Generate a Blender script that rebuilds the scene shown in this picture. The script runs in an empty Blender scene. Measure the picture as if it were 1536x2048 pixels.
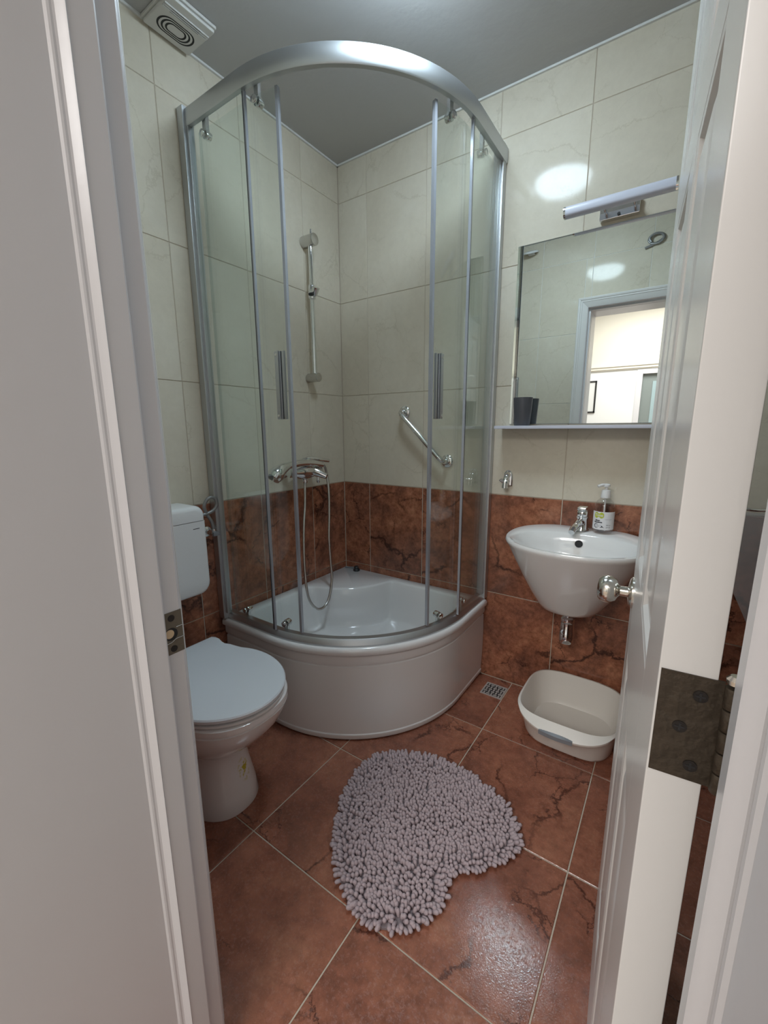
import bpy, bmesh, math, random
from mathutils import Vector, Matrix
random.seed(7)
S = bpy.context.scene
COL = S.collection
PI = math.pi
# ------------------------------------------------------------------ camera
cam = bpy.data.cameras.new('camera'); camo = bpy.data.objects.new('camera', cam); COL.objects.link(camo)
YAW, PITCH, ROLL, FPX = 0.6037, -0.1947, -0.0049, 841.4655
fwd = Vector((-math.sin(YAW)*math.cos(PITCH), math.cos(YAW)*math.cos(PITCH), math.sin(PITCH)))
rt = fwd.cross(Vector((0, 0, 1))).normalized(); up = rt.cross(fwd)
cr, sr = math.cos(ROLL), math.sin(ROLL)
r2, u2 = cr*rt + sr*up, cr*up - sr*rt
M = Matrix((r2, u2, -fwd)).transposed().to_4x4(); M.translation = Vector((1.4786, -1.7638, 1.1463))
camo.matrix_world = M
cam.sensor_fit = 'VERTICAL'; cam.sensor_height = 24; cam.sensor_width = 18; cam.lens = 24*FPX/2048
cam.clip_start = 0.005; cam.clip_end = 50
S.camera = camo
# ------------------------------------------------------------------ world and view
W = bpy.data.worlds.new('world'); S.world = W; W.use_nodes = True
W.node_tree.nodes['Background'].inputs[0].default_value = (0.9, 0.95, 1, 1)
W.node_tree.nodes['Background'].inputs[1].default_value = 0.05
S.view_settings.view_transform = 'Standard'; S.view_settings.look = 'None'
S.view_settings.exposure = 1.3; S.view_settings.gamma = 1; S.view_settings.use_curve_mapping = False
LAMP = 22.5          # bathroom ceiling lamp, emission strength of its glass
HALL = 40.0          # hall ceiling light, watts
def area(name, loc, size, power, color):
    l = bpy.data.lights.new(name, 'AREA'); l.shape = 'RECTANGLE'; l.size, l.size_y = size; l.energy = power; l.color = color
    o = bpy.data.objects.new(name, l); COL.objects.link(o); o.location = loc
    return o
area('hall_light', (1.2, -4.2, 2.88), (1.5, 1.5), HALL, (1.0, 0.98, 0.96))
# ------------------------------------------------------------------ materials
def mat(name, color, rough=0.5, metal=0.0, coat=0.0, spec=0.5, emit=None, bump=None):
    m = bpy.data.materials.new(name); m.use_nodes = True
    b = m.node_tree.nodes['Principled BSDF']
    b.inputs['Base Color'].default_value = (*color, 1); b.inputs['Roughness'].default_value = rough
    b.inputs['Metallic'].default_value = metal; b.inputs['Coat Weight'].default_value = coat
    b.inputs['Coat Roughness'].default_value = 0.05
    b.inputs['Specular IOR Level'].default_value = spec
    if emit:
        b.inputs['Emission Color'].default_value = (*emit[0], 1); b.inputs['Emission Strength'].default_value = emit[1]
    nt = m.node_tree
    # a faint procedural unevenness on every surface
    n = nt.nodes.new('ShaderNodeTexNoise'); n.inputs['Scale'].default_value = bump[0] if bump else 40
    n.inputs['Detail'].default_value = 3
    g = nt.nodes.new('ShaderNodeNewGeometry'); nt.links.new(g.outputs['Position'], n.inputs['Vector'])
    bp = nt.nodes.new('ShaderNodeBump'); bp.inputs['Strength'].default_value = bump[1] if bump else 0.015
    bp.inputs['Distance'].default_value = 0.01
    nt.links.new(n.outputs[0], bp.inputs['Height']); nt.links.new(bp.outputs[0], b.inputs['Normal'])
    return m
def N(nt, t, **kw):
    n = nt.nodes.new(t)
    for k, v in kw.items():
        if hasattr(n, k) and k not in n.inputs: setattr(n, k, v)
        else: n.inputs[k].default_value = v
    return n
def ramp(nt, stops):
    r = nt.nodes.new('ShaderNodeValToRGB'); e = r.color_ramp.elements
    while len(e) > 1: e.remove(e[-1])
    e[0].position = stops[0][0]; e[0].color = (*stops[0][1], 1)
    for p, c in stops[1:]:
        x = e.new(p); x.color = (*c, 1)
    return r
def mix(nt, a, b, f, mode='MIX'):
    n = nt.nodes.new('ShaderNodeMix'); n.data_type = 'RGBA'; n.blend_type = mode
    for s, v in ((0, f), (6, a), (7, b)):
        if hasattr(v, 'is_linked') or hasattr(v, 'links'): nt.links.new(v, n.inputs[s])
        else: n.inputs[s].default_value = v if s == 0 else (*v, 1)
    return n.outputs[2]
def tile_coords(nt):
    g = nt.nodes.new('ShaderNodeNewGeometry'); oi = nt.nodes.new('ShaderNodeObjectInfo')
    mul = N(nt, 'ShaderNodeVectorMath', operation='SCALE'); mul.inputs[0].default_value = (37, 53, 71)
    nt.links.new(oi.outputs['Random'], mul.inputs['Scale'])
    add = N(nt, 'ShaderNodeVectorMath', operation='ADD')
    nt.links.new(g.outputs['Position'], add.inputs[0]); nt.links.new(mul.outputs[0], add.inputs[1])
    return add.outputs[0], oi.outputs['Random']
def stone(name, stops, vein, rough, bumps, veinscale=3.2, veinw=0.018, spec=0.5, veinamt=0.9, cloud=3.5, grain=1.0, glint=False):
    m = bpy.data.materials.new(name); m.use_nodes = True; nt = m.node_tree; b = nt.nodes['Principled BSDF']
    v, rnd = tile_coords(nt)
    n1 = N(nt, 'ShaderNodeTexNoise', Scale=cloud, Detail=9.0, Roughness=0.68, Distortion=0.6); nt.links.new(v, n1.inputs['Vector'])
    r1 = ramp(nt, stops); nt.links.new(n1.outputs[0], r1.inputs[0])
    n2 = N(nt, 'ShaderNodeTexNoise', Scale=38.0, Detail=8.0, Roughness=0.75); nt.links.new(v, n2.inputs['Vector'])
    r2_ = ramp(nt, [(0.3, (1-0.28*grain, 1-0.30*grain, 1-0.32*grain)), (0.7, (1+0.22*grain, 1+0.20*grain, 1+0.18*grain))]); nt.links.new(n2.outputs[0], r2_.inputs[0])
    c = mix(nt, r1.outputs[0], r2_.outputs[0], 1.0, 'MULTIPLY')
    # long ragged cracks: edges of two warped cell patterns, broken up by masks
    n3 = N(nt, 'ShaderNodeTexNoise', Scale=2.2, Detail=2.0, Roughness=0.5); nt.links.new(v, n3.inputs['Vector'])
    n3b = N(nt, 'ShaderNodeTexNoise', Scale=16.0, Detail=5.0, Roughness=0.75); nt.links.new(v, n3b.inputs['Vector'])
    sc = N(nt, 'ShaderNodeVectorMath', operation='SCALE', Scale=0.35); nt.links.new(n3.outputs['Color'], sc.inputs[0])
    sc2 = N(nt, 'ShaderNodeVectorMath', operation='SCALE', Scale=0.075); nt.links.new(n3b.outputs['Color'], sc2.inputs[0])
    ad0 = N(nt, 'ShaderNodeVectorMath', operation='ADD'); nt.links.new(sc2.outputs[0], ad0.inputs[0]); nt.links.new(sc.outputs[0], ad0.inputs[1])
    ad = N(nt, 'ShaderNodeVectorMath', operation='ADD'); nt.links.new(v, ad.inputs[0]); nt.links.new(ad0.outputs[0], ad.inputs[1])
    mk = None
    for vs, ww, ms, lo, hi, sd in ((veinscale, veinw, 3.0, 0.46, 0.56, 0.0), (veinscale*2.3, veinw*0.9, 5.0, 0.52, 0.60, 9.0)):
        vo = N(nt, 'ShaderNodeTexVoronoi', feature='DISTANCE_TO_EDGE', Scale=vs); nt.links.new(ad.outputs[0], vo.inputs['Vector'])
        r3 = ramp(nt, [(0.0, (1, 1, 1)), (ww*0.4, (0.8, 0.8, 0.8)), (ww, (0, 0, 0))]); nt.links.new(vo.outputs['Distance'], r3.inputs[0])
        of = N(nt, 'ShaderNodeVectorMath', operation='ADD'); nt.links.new(v, of.inputs[0]); of.inputs[1].default_value = (sd, sd, sd)
        n4 = N(nt, 'ShaderNodeTexNoise', Scale=ms, Detail=2.0); nt.links.new(of.outputs[0], n4.inputs['Vector'])
        r4 = ramp(nt, [(lo, (0, 0, 0)), (hi, (1, 1, 1))]); nt.links.new(n4.outputs[0], r4.inputs[0])
        one = mix(nt, r3.outputs[0], r4.outputs[0], 1.0, 'MULTIPLY')
        mk = one if mk is None else mix(nt, mk, one, 1.0, 'LIGHTEN')
    ma = N(nt, 'ShaderNodeMath', operation='MULTIPLY'); nt.links.new(mk, ma.inputs[0]); ma.inputs[1].default_value = veinamt
    c = mix(nt, c, vein, ma.outputs[0])
    nt.links.new(c, b.inputs['Base Color'])
    b.inputs['Roughness'].default_value = rough; b.inputs['Specular IOR Level'].default_value = spec
    if glint:      # worn glaze: small glossy specks in a duller surface
        ng = N(nt, 'ShaderNodeTexNoise', Scale=150.0, Detail=4.0, Roughness=0.7); nt.links.new(v, ng.inputs['Vector'])
        nr = N(nt, 'ShaderNodeMapRange'); nt.links.new(ng.outputs[0], nr.inputs['Value'])
        nr.inputs['From Min'].default_value = 0.44; nr.inputs['From Max'].default_value = 0.62
        nr.inputs['To Min'].default_value = 0.07; nr.inputs['To Max'].default_value = 0.36
        nt.links.new(nr.outputs[0], b.inputs['Roughness'])
    n5 = N(nt, 'ShaderNodeTexNoise', Scale=bumps[0], Detail=5.0); nt.links.new(v, n5.inputs['Vector'])
    bp = N(nt, 'ShaderNodeBump', Strength=bumps[1], Distance=0.004); nt.links.new(n5.outputs[0], bp.inputs['Height'])
    nt.links.new(bp.outputs[0], b.inputs['Normal'])
    return m
M_ = {}
M_['brown'] = stone('brown_wall_tile', [(0.30, (0.17, 0.078, 0.055)), (0.44, (0.26, 0.108, 0.068)), (0.54, (0.36, 0.145, 0.085)), (0.72, (0.50, 0.23, 0.135))],
                    (0.04, 0.015, 0.010), 0.20, (60, 0.06), veinscale=2.6, veinw=0.022, grain=1.9, cloud=5.0)
M_['floor'] = stone('floor_tile', [(0.30, (0.19, 0.076, 0.050)), (0.45, (0.27, 0.105, 0.068)), (0.56, (0.335, 0.135, 0.085)), (0.74, (0.43, 0.20, 0.125))],
                    (0.06, 0.02, 0.014), 0.16, (330, 0.07), veinscale=2.2, veinw=0.014, grain=1.3, spec=0.5, glint=True)
M_['beige'] = stone('beige_wall_tile', [(0.3, (0.615, 0.555, 0.45)), (0.5, (0.66, 0.602, 0.495)), (0.7, (0.70, 0.65, 0.55))],
                    (0.42, 0.36, 0.26), 0.09, (14, 0.02), veinscale=2.6, veinw=0.010, veinamt=0.3, cloud=2.2, grain=0.14, spec=0.14)
M_['grout'] = mat('grout', (0.55, 0.47, 0.38), 0.9, bump=(300, 0.2))
M_['grout_beige'] = mat('grout_beige', (0.50, 0.48, 0.43), 0.9, bump=(300, 0.2))
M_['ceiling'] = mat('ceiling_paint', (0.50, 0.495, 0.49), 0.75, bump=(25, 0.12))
M_['caulk'] = mat('white_caulk', (0.75, 0.75, 0.73), 0.6)
M_['hallwall'] = mat('hall_white_paint', (0.80, 0.80, 0.79), 0.8)
M_['hallcream'] = mat('hall_cream_paint', (0.74, 0.70, 0.61), 0.8)
M_['hallfloor'] = mat('hall_wood_floor', (0.42, 0.34, 0.27), 0.45)
M_['paint'] = mat('white_gloss_paint', (0.665, 0.652, 0.668), 0.28, bump=(18, 0.05))
M_['doorpaint'] = mat('white_door_gloss', (0.72, 0.70, 0.68), 0.26, coat=0.0, bump=(200, 0.003))
M_['acrylic'] = mat('white_acrylic', (0.80, 0.79, 0.79), 0.12, coat=0.4)
M_['ceramic'] = mat('white_ceramic', (0.80, 0.79, 0.78), 0.08, coat=0.5)
M_['plastic'] = mat('white_plastic', (0.78, 0.78, 0.78), 0.22)
M_['lid'] = mat('toilet_lid_plastic', (0.72, 0.75, 0.79), 0.25)
M_['basin'] = mat('cream_plastic', (0.80, 0.755, 0.70), 0.25)
M_['fanplastic'] = mat('aged_white_plastic', (0.68, 0.67, 0.64), 0.35)
M_['greyplastic'] = mat('grey_plastic', (0.22, 0.23, 0.25), 0.4)
M_['cup'] = mat('dark_grey_plastic', (0.075, 0.075, 0.085), 0.45)
M_['chrome'] = mat('chrome', (0.80, 0.81, 0.82), 0.06, 1.0, bump=(20, 0.0))
M_['satin'] = mat('satin_aluminium', (0.56, 0.58, 0.60), 0.42, 1.0, bump=(200, 0.01))
M_['steel'] = mat('brushed_steel', (0.60, 0.59, 0.57), 0.25, 1.0)
M_['knob'] = mat('satin_nickel', (0.70, 0.67, 0.62), 0.16, 1.0)
M_['bronze'] = mat('old_bronze', (0.075, 0.058, 0.042), 0.5, 0.6, bump=(90, 0.25))
M_['brassy'] = mat('worn_brass', (0.17, 0.145, 0.11), 0.42, 0.5, bump=(90, 0.2))
M_['screw'] = mat('dark_screw', (0.022, 0.018, 0.016), 0.45, 0.3)
M_['dark'] = mat('dark_gap', (0.012, 0.012, 0.013), 0.6)
M_['black'] = mat('black_rubber', (0.02, 0.02, 0.022), 0.5)
M_['hose'] = mat('metal_hose', (0.55, 0.54, 0.52), 0.28, 1.0)
M_['flex'] = mat('braided_hose', (0.30, 0.30, 0.30), 0.45, 0.6)
M_['wood'] = mat('bare_wood', (0.62, 0.46, 0.29), 0.7)
M_['mirror'] = mat('mirror_silver', (0.86, 0.90, 0.88), 0.0, 1.0, bump=(5, 0.0))
M_['glassedge'] = mat('green_glass_edge', (0.10, 0.16, 0.15), 0.2)
M_['dustymat'] = mat('rug_chenille', (0.56, 0.45, 0.47), 0.95, spec=0.1, bump=(900, 0.5))
M_['rugback'] = mat('rug_backing', (0.22, 0.18, 0.19), 0.95)
M_['grate'] = mat('dull_steel_grate', (0.58, 0.56, 0.54), 0.35, 0.4)
M_['seal'] = mat('pale_magnet_strip', (0.42, 0.44, 0.49), 0.25, 0.4)
M_['darkseal'] = mat('dark_seal', (0.035, 0.04, 0.05), 0.12)
M_['lampglass'] = mat('opal_lamp_glass', (0.8, 0.85, 0.9), 0.2, emit=((0.71, 0.88, 1.0), LAMP))
M_['diffuser'] = mat('frosted_diffuser', (0.62, 0.63, 0.72), 0.3)
M_['label'] = mat('paper_label', (0.78, 0.77, 0.78), 0.5)
M_['lime'] = mat('lime_print', (0.50, 0.55, 0.05), 0.5)
M_['ink'] = mat('black_ink', (0.02, 0.02, 0.03), 0.5)
M_['inkgrey'] = mat('grey_ink', (0.28, 0.28, 0.33), 0.5)
M_['liquid'] = None
M_['cloth'] = mat('grey_brown_cloth', (0.17, 0.145, 0.135), 0.9, bump=(400, 0.3))
M_['blackframe'] = mat('black_frame', (0.015, 0.015, 0.015), 0.4)
M_['print'] = mat('pale_print', (0.74, 0.74, 0.72), 0.6)
M_['halldoor'] = mat('grey_green_door', (0.22, 0.25, 0.24), 0.4)
M_['halldoorpane'] = mat('dull_glass_pane', (0.34, 0.44, 0.46), 0.1)
def thin_glass(name, tint, refl=1.45):
    m = bpy.data.materials.new(name); m.use_nodes = True; nt = m.node_tree; nt.nodes.clear()
    out = nt.nodes.new('ShaderNodeOutputMaterial'); mx = nt.nodes.new('ShaderNodeMixShader')
    t = nt.nodes.new('ShaderNodeBsdfTransparent'); t.inputs[0].default_value = (*tint, 1)
    g = nt.nodes.new('ShaderNodeBsdfGlossy'); g.inputs['Roughness'].default_value = 0.0; g.inputs['Color'].default_value = (1, 1, 1, 1)
    f = nt.nodes.new('ShaderNodeFresnel'); gm = nt.nodes.new('ShaderNodeNewGeometry')
    io = nt.nodes.new('ShaderNodeMapRange')      # the same reflectance on entering and leaving the pane
    io.inputs['To Min'].default_value = refl; io.inputs['To Max'].default_value = 1/refl
    nt.links.new(gm.outputs['Backfacing'], io.inputs['Value']); nt.links.new(io.outputs[0], f.inputs['IOR'])
    nt.links.new(f.outputs[0], mx.inputs[0]); nt.links.new(t.outputs[0], mx.inputs[1]); nt.links.new(g.outputs[0], mx.inputs[2])
    nt.links.new(mx.outputs[0], out.inputs[0])
    return m
M_['glass'] = thin_glass('shower_glass', (0.955, 0.98, 0.972))
M_['clear'] = thin_glass('clear_bottle', (0.93, 0.93, 0.93), 1.4)
m = bpy.data.materials.new('cloudy_plastic'); m.use_nodes = True; nt = m.node_tree
tb = nt.nodes.new('ShaderNodeBsdfTransparent'); ms = nt.nodes.new('ShaderNodeMixShader'); ms.inputs[0].default_value = 0.35
nt.nodes['Principled BSDF'].inputs['Base Color'].default_value = (0.6, 0.6, 0.6, 1); nt.nodes['Principled BSDF'].inputs['Roughness'].default_value = 0.3
nt.links.new(tb.outputs[0], ms.inputs[1]); nt.links.new(nt.nodes['Principled BSDF'].outputs[0], ms.inputs[2]); nt.links.new(ms.outputs[0], nt.nodes['Material Output'].inputs[0])
M_['bag'] = m
# toilet ceramic with the remains of a yellow sticker on the pedestal
def stained_ceramic():
    m = mat('toilet_ceramic', (0.76, 0.72, 0.71), 0.10, coat=0.5); nt = m.node_tree; b = nt.nodes['Principled BSDF']
    g = nt.nodes.new('ShaderNodeNewGeometry')
    mp = N(nt, 'ShaderNodeMapping'); mp.vector_type = 'POINT'
    mp.inputs['Location'].default_value = (-0.478*30, 1.083*30, -0.115*18); mp.inputs['Scale'].default_value = (30, 30, 18)
    nt.links.new(g.outputs['Position'], mp.inputs[0])
    ln = N(nt, 'ShaderNodeVectorMath', operation='LENGTH'); nt.links.new(mp.outputs[0], ln.inputs[0])
    r = ramp(nt, [(0.45, (1, 1, 1)), (0.75, (0, 0, 0))]); nt.links.new(ln.outputs['Value'], r.inputs[0])
    n = N(nt, 'ShaderNodeTexNoise', Scale=70.0, Detail=4.0); nt.links.new(g.outputs['Position'], n.inputs['Vector'])
    r_ = ramp(nt, [(0.48, (0, 0, 0)), (0.54, (1, 1, 1))]); nt.links.new(n.outputs[0], r_.inputs[0])
    k = mix(nt, r.outputs[0], r_.outputs[0], 1.0, 'MULTIPLY')
    nt.links.new(mix(nt, (0.76, 0.72, 0.71), (0.50, 0.42, 0.04), k), b.inputs['Base Color'])
    return m
M_['toilet'] = stained_ceramic()
# ------------------------------------------------------------------ mesh helpers (everything is built in world coordinates)
class MB:
    def __init__(s): s.v = []; s.f = []; s.bev = False
    def add(s, vs, fs):
        o = len(s.v); s.v += [tuple(v) for v in vs]; s.f += [tuple(i+o for i in f) for f in fs]; return s
    def box(s, x0, x1, y0, y1, z0, z1, c=0.0):
        if c <= 0:
            vs = [(x, y, z) for x in (x0, x1) for y in (y0, y1) for z in (z0, z1)]
            return s.add(vs, [(0, 1, 3, 2), (4, 6, 7, 5), (0, 4, 5, 1), (2, 3, 7, 6), (0, 2, 6, 4), (1, 5, 7, 3)])
        s.bev = True
        bm = bmesh.new(); r = bmesh.ops.create_cube(bm, size=1)
        for v in bm.verts: v.co = Vector(((x0+x1)/2+v.co.x*(x1-x0), (y0+y1)/2+v.co.y*(y1-y0), (z0+z1)/2+v.co.z*(z1-z0)))
        bmesh.ops.bevel(bm, geom=bm.edges[:], offset=c, segments=2, profile=0.5, affect='EDGES')
        bm.verts.index_update(); s.add([v.co[:] for v in bm.verts], [[v.index for v in f.verts] for f in bm.faces]); bm.free(); return s
    def loft(s, rings, cap0=True, cap1=True, closed=True):
        n = len(rings[0]); o = len(s.v)
        for r in rings: s.v += [tuple(p) for p in r]
        for i in range(len(rings)-1):
            for j in range(n if closed else n-1):
                k = (j+1) % n
                s.f.append((o+i*n+j, o+i*n+k, o+(i+1)*n+k, o+(i+1)*n+j))
        if cap0: s.f.append(tuple(o+j for j in reversed(range(n))))
        if cap1: s.f.append(tuple(o+(len(rings)-1)*n+j for j in range(n)))
        return s
    def lathe(s, prof, origin, axis=(0, 0, 1), n=28):
        a = Vector(axis).normalized(); h = Vector((1, 0, 0)) if abs(a.x) < 0.9 else Vector((0, 1, 0))
        e1 = a.cross(h).normalized(); e2 = a.cross(e1); O = Vector(origin)
        rings = [[O + a*t + (e1*math.cos(2*PI*k/n) + e2*math.sin(2*PI*k/n))*max(r, 1e-5) for k in range(n)] for r, t in prof]
        return s.loft(rings)
    def cyl(s, a, b, r, n=20, c=0.0):
        a, b = Vector(a), Vector(b); L = (b-a).length
        p = [(r, 0), (r, L)] if c <= 0 else [(r-c, 0), (r-c*0.3, c*0.3), (r, c), (r, L-c), (r-c*0.3, L-c*0.3), (r-c, L)]
        return s.lathe(p, a, b-a, n)
    def tube(s, pts, r, n=12, rad=None):
        pts = [Vector(p) for p in pts]; rings = []; prev = None
        for i, p in enumerate(pts):
            t = (pts[min(i+1, len(pts)-1)] - pts[max(i-1, 0)]).normalized()
            if prev is None:
                h = Vector((0, 0, 1)) if abs(t.z) < 0.9 else Vector((1, 0, 0)); e = t.cross(h).normalized()
            else: e = (prev - t*prev.dot(t)).normalized()
            prev = e; q = t.cross(e); rr = rad[i] if rad else r
            rings.append([p + (e*math.cos(2*PI*k/n) + q*math.sin(2*PI*k/n))*rr for k in range(n)])
        return s.loft(rings)
    def mesh(s, name):
        m = bpy.data.meshes.new(name); m.from_pydata(s.v, [], s.f); m.update()
        bm = bmesh.new(); bm.from_mesh(m); bmesh.ops.recalc_face_normals(bm, faces=bm.faces); bm.to_mesh(m); bm.free()
        return m
def spline(pts, k=8):
    P = [Vector(p) for p in pts]; P = [2*P[0]-P[1]] + P + [2*P[-1]-P[-2]]; out = []
    for i in range(1, len(P)-2):
        for j in range(k):
            t = j/k; a, b, c, d = P[i-1:i+3]
            out.append(0.5*((2*b) + (c-a)*t + (2*a-5*b+4*c-d)*t*t + (3*b-a-3*c+d)*t**3))
    return out + [P[-2]]
WL = {}
def tag(o, label=None, cat=None, group=None, kind=None):
    if label: o['label'] = label
    if cat: o['category'] = cat
    if group: o['group'] = group
    if kind: o['kind'] = kind
    return o
def smooth(m, ang=40):
    m.shade_smooth()
    bm = bmesh.new(); bm.from_mesh(m); c = math.radians(ang)
    for e in bm.edges: e.smooth = len(e.link_faces) == 2 and e.calc_face_angle(0) < c
    bm.to_mesh(m); bm.free()
def obj(name, mb, material, parent=None, sm=40, base=False):
    m = mb.mesh(name) if isinstance(mb, MB) else mb
    if sm: smooth(m, sm)
    m.materials.append(M_[material] if isinstance(material, str) else material)
    xs = [v.co for v in m.vertices]
    lo = Vector([min(v[i] for v in xs) for i in range(3)]); hi = Vector([max(v[i] for v in xs) for i in range(3)])
    c = (lo+hi)/2
    if parent is None: c.z = lo.z
    m.transform(Matrix.Translation(-c))
    o = bpy.data.objects.new(name, m); COL.objects.link(o); WL[o.name] = c
    if sm and isinstance(mb, MB) and mb.bev:
        wn = o.modifiers.new('weighted_normals', 'WEIGHTED_NORMAL'); wn.keep_sharp = True; wn.weight = 100
    if parent is not None: o.parent = parent; o.location = c - WL[parent.name]
    else: o.location = c
    return o
def thing(name, loc, label, cat, group=None, kind=None):
    o = bpy.data.objects.new(name, None); COL.objects.link(o); o.location = loc; o.empty_display_size = 0.05
    WL[o.name] = Vector(loc); return tag(o, label, cat, group, kind)
def rrect(w, h, r, n=6):
    out = []
    for cx, cy, a0 in ((w/2-r, h/2-r, 0), (-w/2+r, h/2-r, 90), (-w/2+r, -h/2+r, 180), (w/2-r, -h/2+r, 270)):
        for k in range(n+1):
            a = math.radians(a0+90*k/n); out.append((cx+r*math.cos(a), cy+r*math.sin(a)))
    return out
# ------------------------------------------------------------------ the room shell
H = 2.3795; D = 1.45; XR = 1.85
TW, TH = 0.3185, 0.45
ZJ = [0.0, 0.4163, 0.8663, 1.3163, 1.7663, 2.2163, H]
def cuts(a, b, first, step):
    out = [a]; x = first
    while x < b-1e-6:
        if x > a+1e-6: out.append(x)
        x += step
    return out + [b]
TM = {}
def tile_mesh(w, h, kind):
    key = (round(w, 4), round(h, 4), kind)
    if key not in TM:
        c = 0.0012; t = 0.009; mb = MB()
        r = lambda x, z, y: [(-w/2+x, y, -h/2+z), (w/2-x, y, -h/2+z), (w/2-x, y, h/2-z), (-w/2+x, y, h/2-z)]
        mb.loft([r(0, 0, -t), r(0, 0, -c), r(c, c, 0)])      # local +y is the face
        m = mb.mesh('tile'); m.materials.append(M_[kind]); TM[key] = m
    return TM[key]
def put_tile(m, loc, rot, parent):
    o = bpy.data.objects.new('tile', m); COL.objects.link(o); o.parent = parent
    o.location = Vector(loc) - WL[parent.name]; o.rotation_euler = rot; return o
def tile_wall(parent, fn, rotz, us, holes=()):
    """fn(u, z) -> point on the tile face plane; rotz turns local +y to the face normal"""
    for i in range(len(us)-1):
        for k in range(len(ZJ)-1):
            rects = [(us[i], us[i+1], ZJ[k], ZJ[k+1])]
            for (h0, h1, g0, g1) in holes:
                new = []
                for (a, b, c, d) in rects:
                    if b <= h0 or a >= h1 or d <= g0 or c >= g1: new.append((a, b, c, d)); continue
                    if a < h0: new.append((a, h0, c, d))
                    if b > h1: new.append((h1, b, c, d))
                    if d > g1: new.append((max(a, h0), min(b, h1), g1, d))
                rects = new
            kind = 'brown' if k < 2 else 'beige'; g = 0.0036 if k < 2 else 0.0022
            for (a, b, c, d) in rects:
                if b-a < 0.012 or d-c < 0.012: continue
                put_tile(tile_mesh(b-a-g, d-c-g, kind), fn((a+b)/2, (c+d)/2), (0, 0, rotz), parent)
def wall(name, boxes, material, label):
    mb = MB()
    for b in boxes: mb.box(*b)
    return tag(obj(name, mb, material, sm=0), label, 'wall', kind='structure')
GR = 0.0022
wl = wall('wall_left', [(-0.1, -GR, -D, 0.1, -0.02, H+0.02)], 'grout', 'left tiled wall, beige over rust brown, behind shower and toilet')
tile_wall(wl, lambda u, z: (0, -u, z), -PI/2, cuts(0, D, 0.2473, TW))
wb = wall('wall_back', [(-0.1, XR+0.1, GR, 0.1, -0.02, H+0.02)], 'grout', 'back tiled wall carrying the mirror and washbasin')
tile_wall(wb, lambda u, z: (u, 0, z), PI, cuts(0, XR, 0.1702, TW))
wr = wall('wall_right', [(XR+GR, XR+0.1, -D, 0.1, -0.02, H+0.02)], 'grout', 'right tiled wall hidden behind the open door')
tile_wall(wr, lambda u, z: (XR, -u, z), PI/2, cuts(0, D, 0.21, TW))
YH = -1.735      # hall face of the door wall
OX0, OX1, OZ = 0.875, 1.56, 1.95     # rough opening
wf = wall('wall_front', [(-1.2, OX0, YH, -D-GR, -0.02, 2.92), (OX1, 3.4, YH, -D-GR, -0.02, 2.92), (OX0, OX1, YH, -D-GR, OZ, 2.92)], 'hallwall', 'thick wall with the bathroom doorway, tiled inside')
tile_wall(wf, lambda u, z: (u, -D, z), 0, cuts(0, XR, 0.28, TW), holes=[(OX0, OX1, -1, OZ)])
fl = wall('floor', [(-0.1, XR+0.1, -D-0.001, 0.1, -0.12, -GR), (OX0, OX1, YH, -D, -0.12, -GR)], 'grout', 'bathroom floor of matt rust brown stone tiles'); fl['category'] = 'floor'
xs = cuts(0, XR, 0.9706-2*0.3896, 0.3896); ys = cuts(0, D, 0.3598, 0.3896)
for i in range(len(xs)-1):
    for j in range(len(ys)-1):
        a, b, c, d = xs[i], xs[i+1], -ys[j+1], -ys[j]; g = 0.0036
        if b-a < 0.02 or d-c < 0.02: continue
        put_tile(tile_mesh(b-a-g, d-c-g, 'floor'), ((a+b)/2, (c+d)/2, 0), (PI/2, 0, 0), fl)
put_tile(tile_mesh(OX1-OX0-0.004, -D-YH-0.004, 'floor'), ((OX0+OX1)/2, (YH-D)/2, 0), (PI/2, 0, 0), fl)
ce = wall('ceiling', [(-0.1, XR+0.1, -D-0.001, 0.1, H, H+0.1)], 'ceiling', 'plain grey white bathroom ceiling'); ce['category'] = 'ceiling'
mb = MB()
for seg in ((0, 0.008, -D, 0), (0, XR, -0.008, 0)): mb.box(seg[0], seg[1], seg[2], seg[3], H-0.007, H)
tag(obj('trim_3', mb, 'caulk', sm=0), 'thin white caulk line where tiles meet the ceiling', 'trim', kind='structure')
# hall behind the camera, seen in the mirror
YF = -5.54
wall('wall_far', [(-1.3, 0.9, YF-0.1, YF, 0, 2.0), (0.9, 1.7, YF-0.1, YF, 1.965, 2.0), (1.7, 3.5, YF-0.1, YF, 0, 2.0)], 'hallwall', 'white lower half of the far hall wall seen in the mirror')
wall('wall_far_upper', [(-1.3, 3.5, YF-0.1, YF, 2.0, 2.92)], 'hallcream', 'cream upper part of the far hall wall above the picture rail')
wall('wall_hall_left', [(-1.3, -1.2, YF, YH, 0, 2.92)], 'hallwall', 'white hall wall on the left, outside the frame')
wall('wall_hall_right', [(3.4, 3.5, YF, YH, 0, 2.92)], 'hallwall', 'white hall wall on the right, outside the frame')
o = wall('hall_floor', [(-1.3, 3.5, YF-0.1, YH, -0.12, 0)], 'hallfloor', 'brown hall floor outside the bathroom'); o['category'] = 'floor'
o = wall('hall_ceiling', [(-1.3, 3.5, YF-0.1, YH, 2.92, 3.0)], 'hallwall', 'white hall ceiling outside the bathroom'); o['category'] = 'ceiling'
mb = MB()
for z0, z1, d in ((1.975, 1.99, 0.02), (1.99, 2.025, 0.035), (2.025, 2.045, 0.05)): mb.box(-1.2, 3.4, YF, YF+d, z0, z1)
tag(obj('trim_4', mb, 'hallcream', sm=0), 'cream moulded rail across the far hall wall in the mirror', 'trim', kind='structure')
d2 = thing('door_2', (1.3, YF-0.05, 0), 'grey green glazed door in the hall, reflected in the mirror', 'door', kind='structure')
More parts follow.
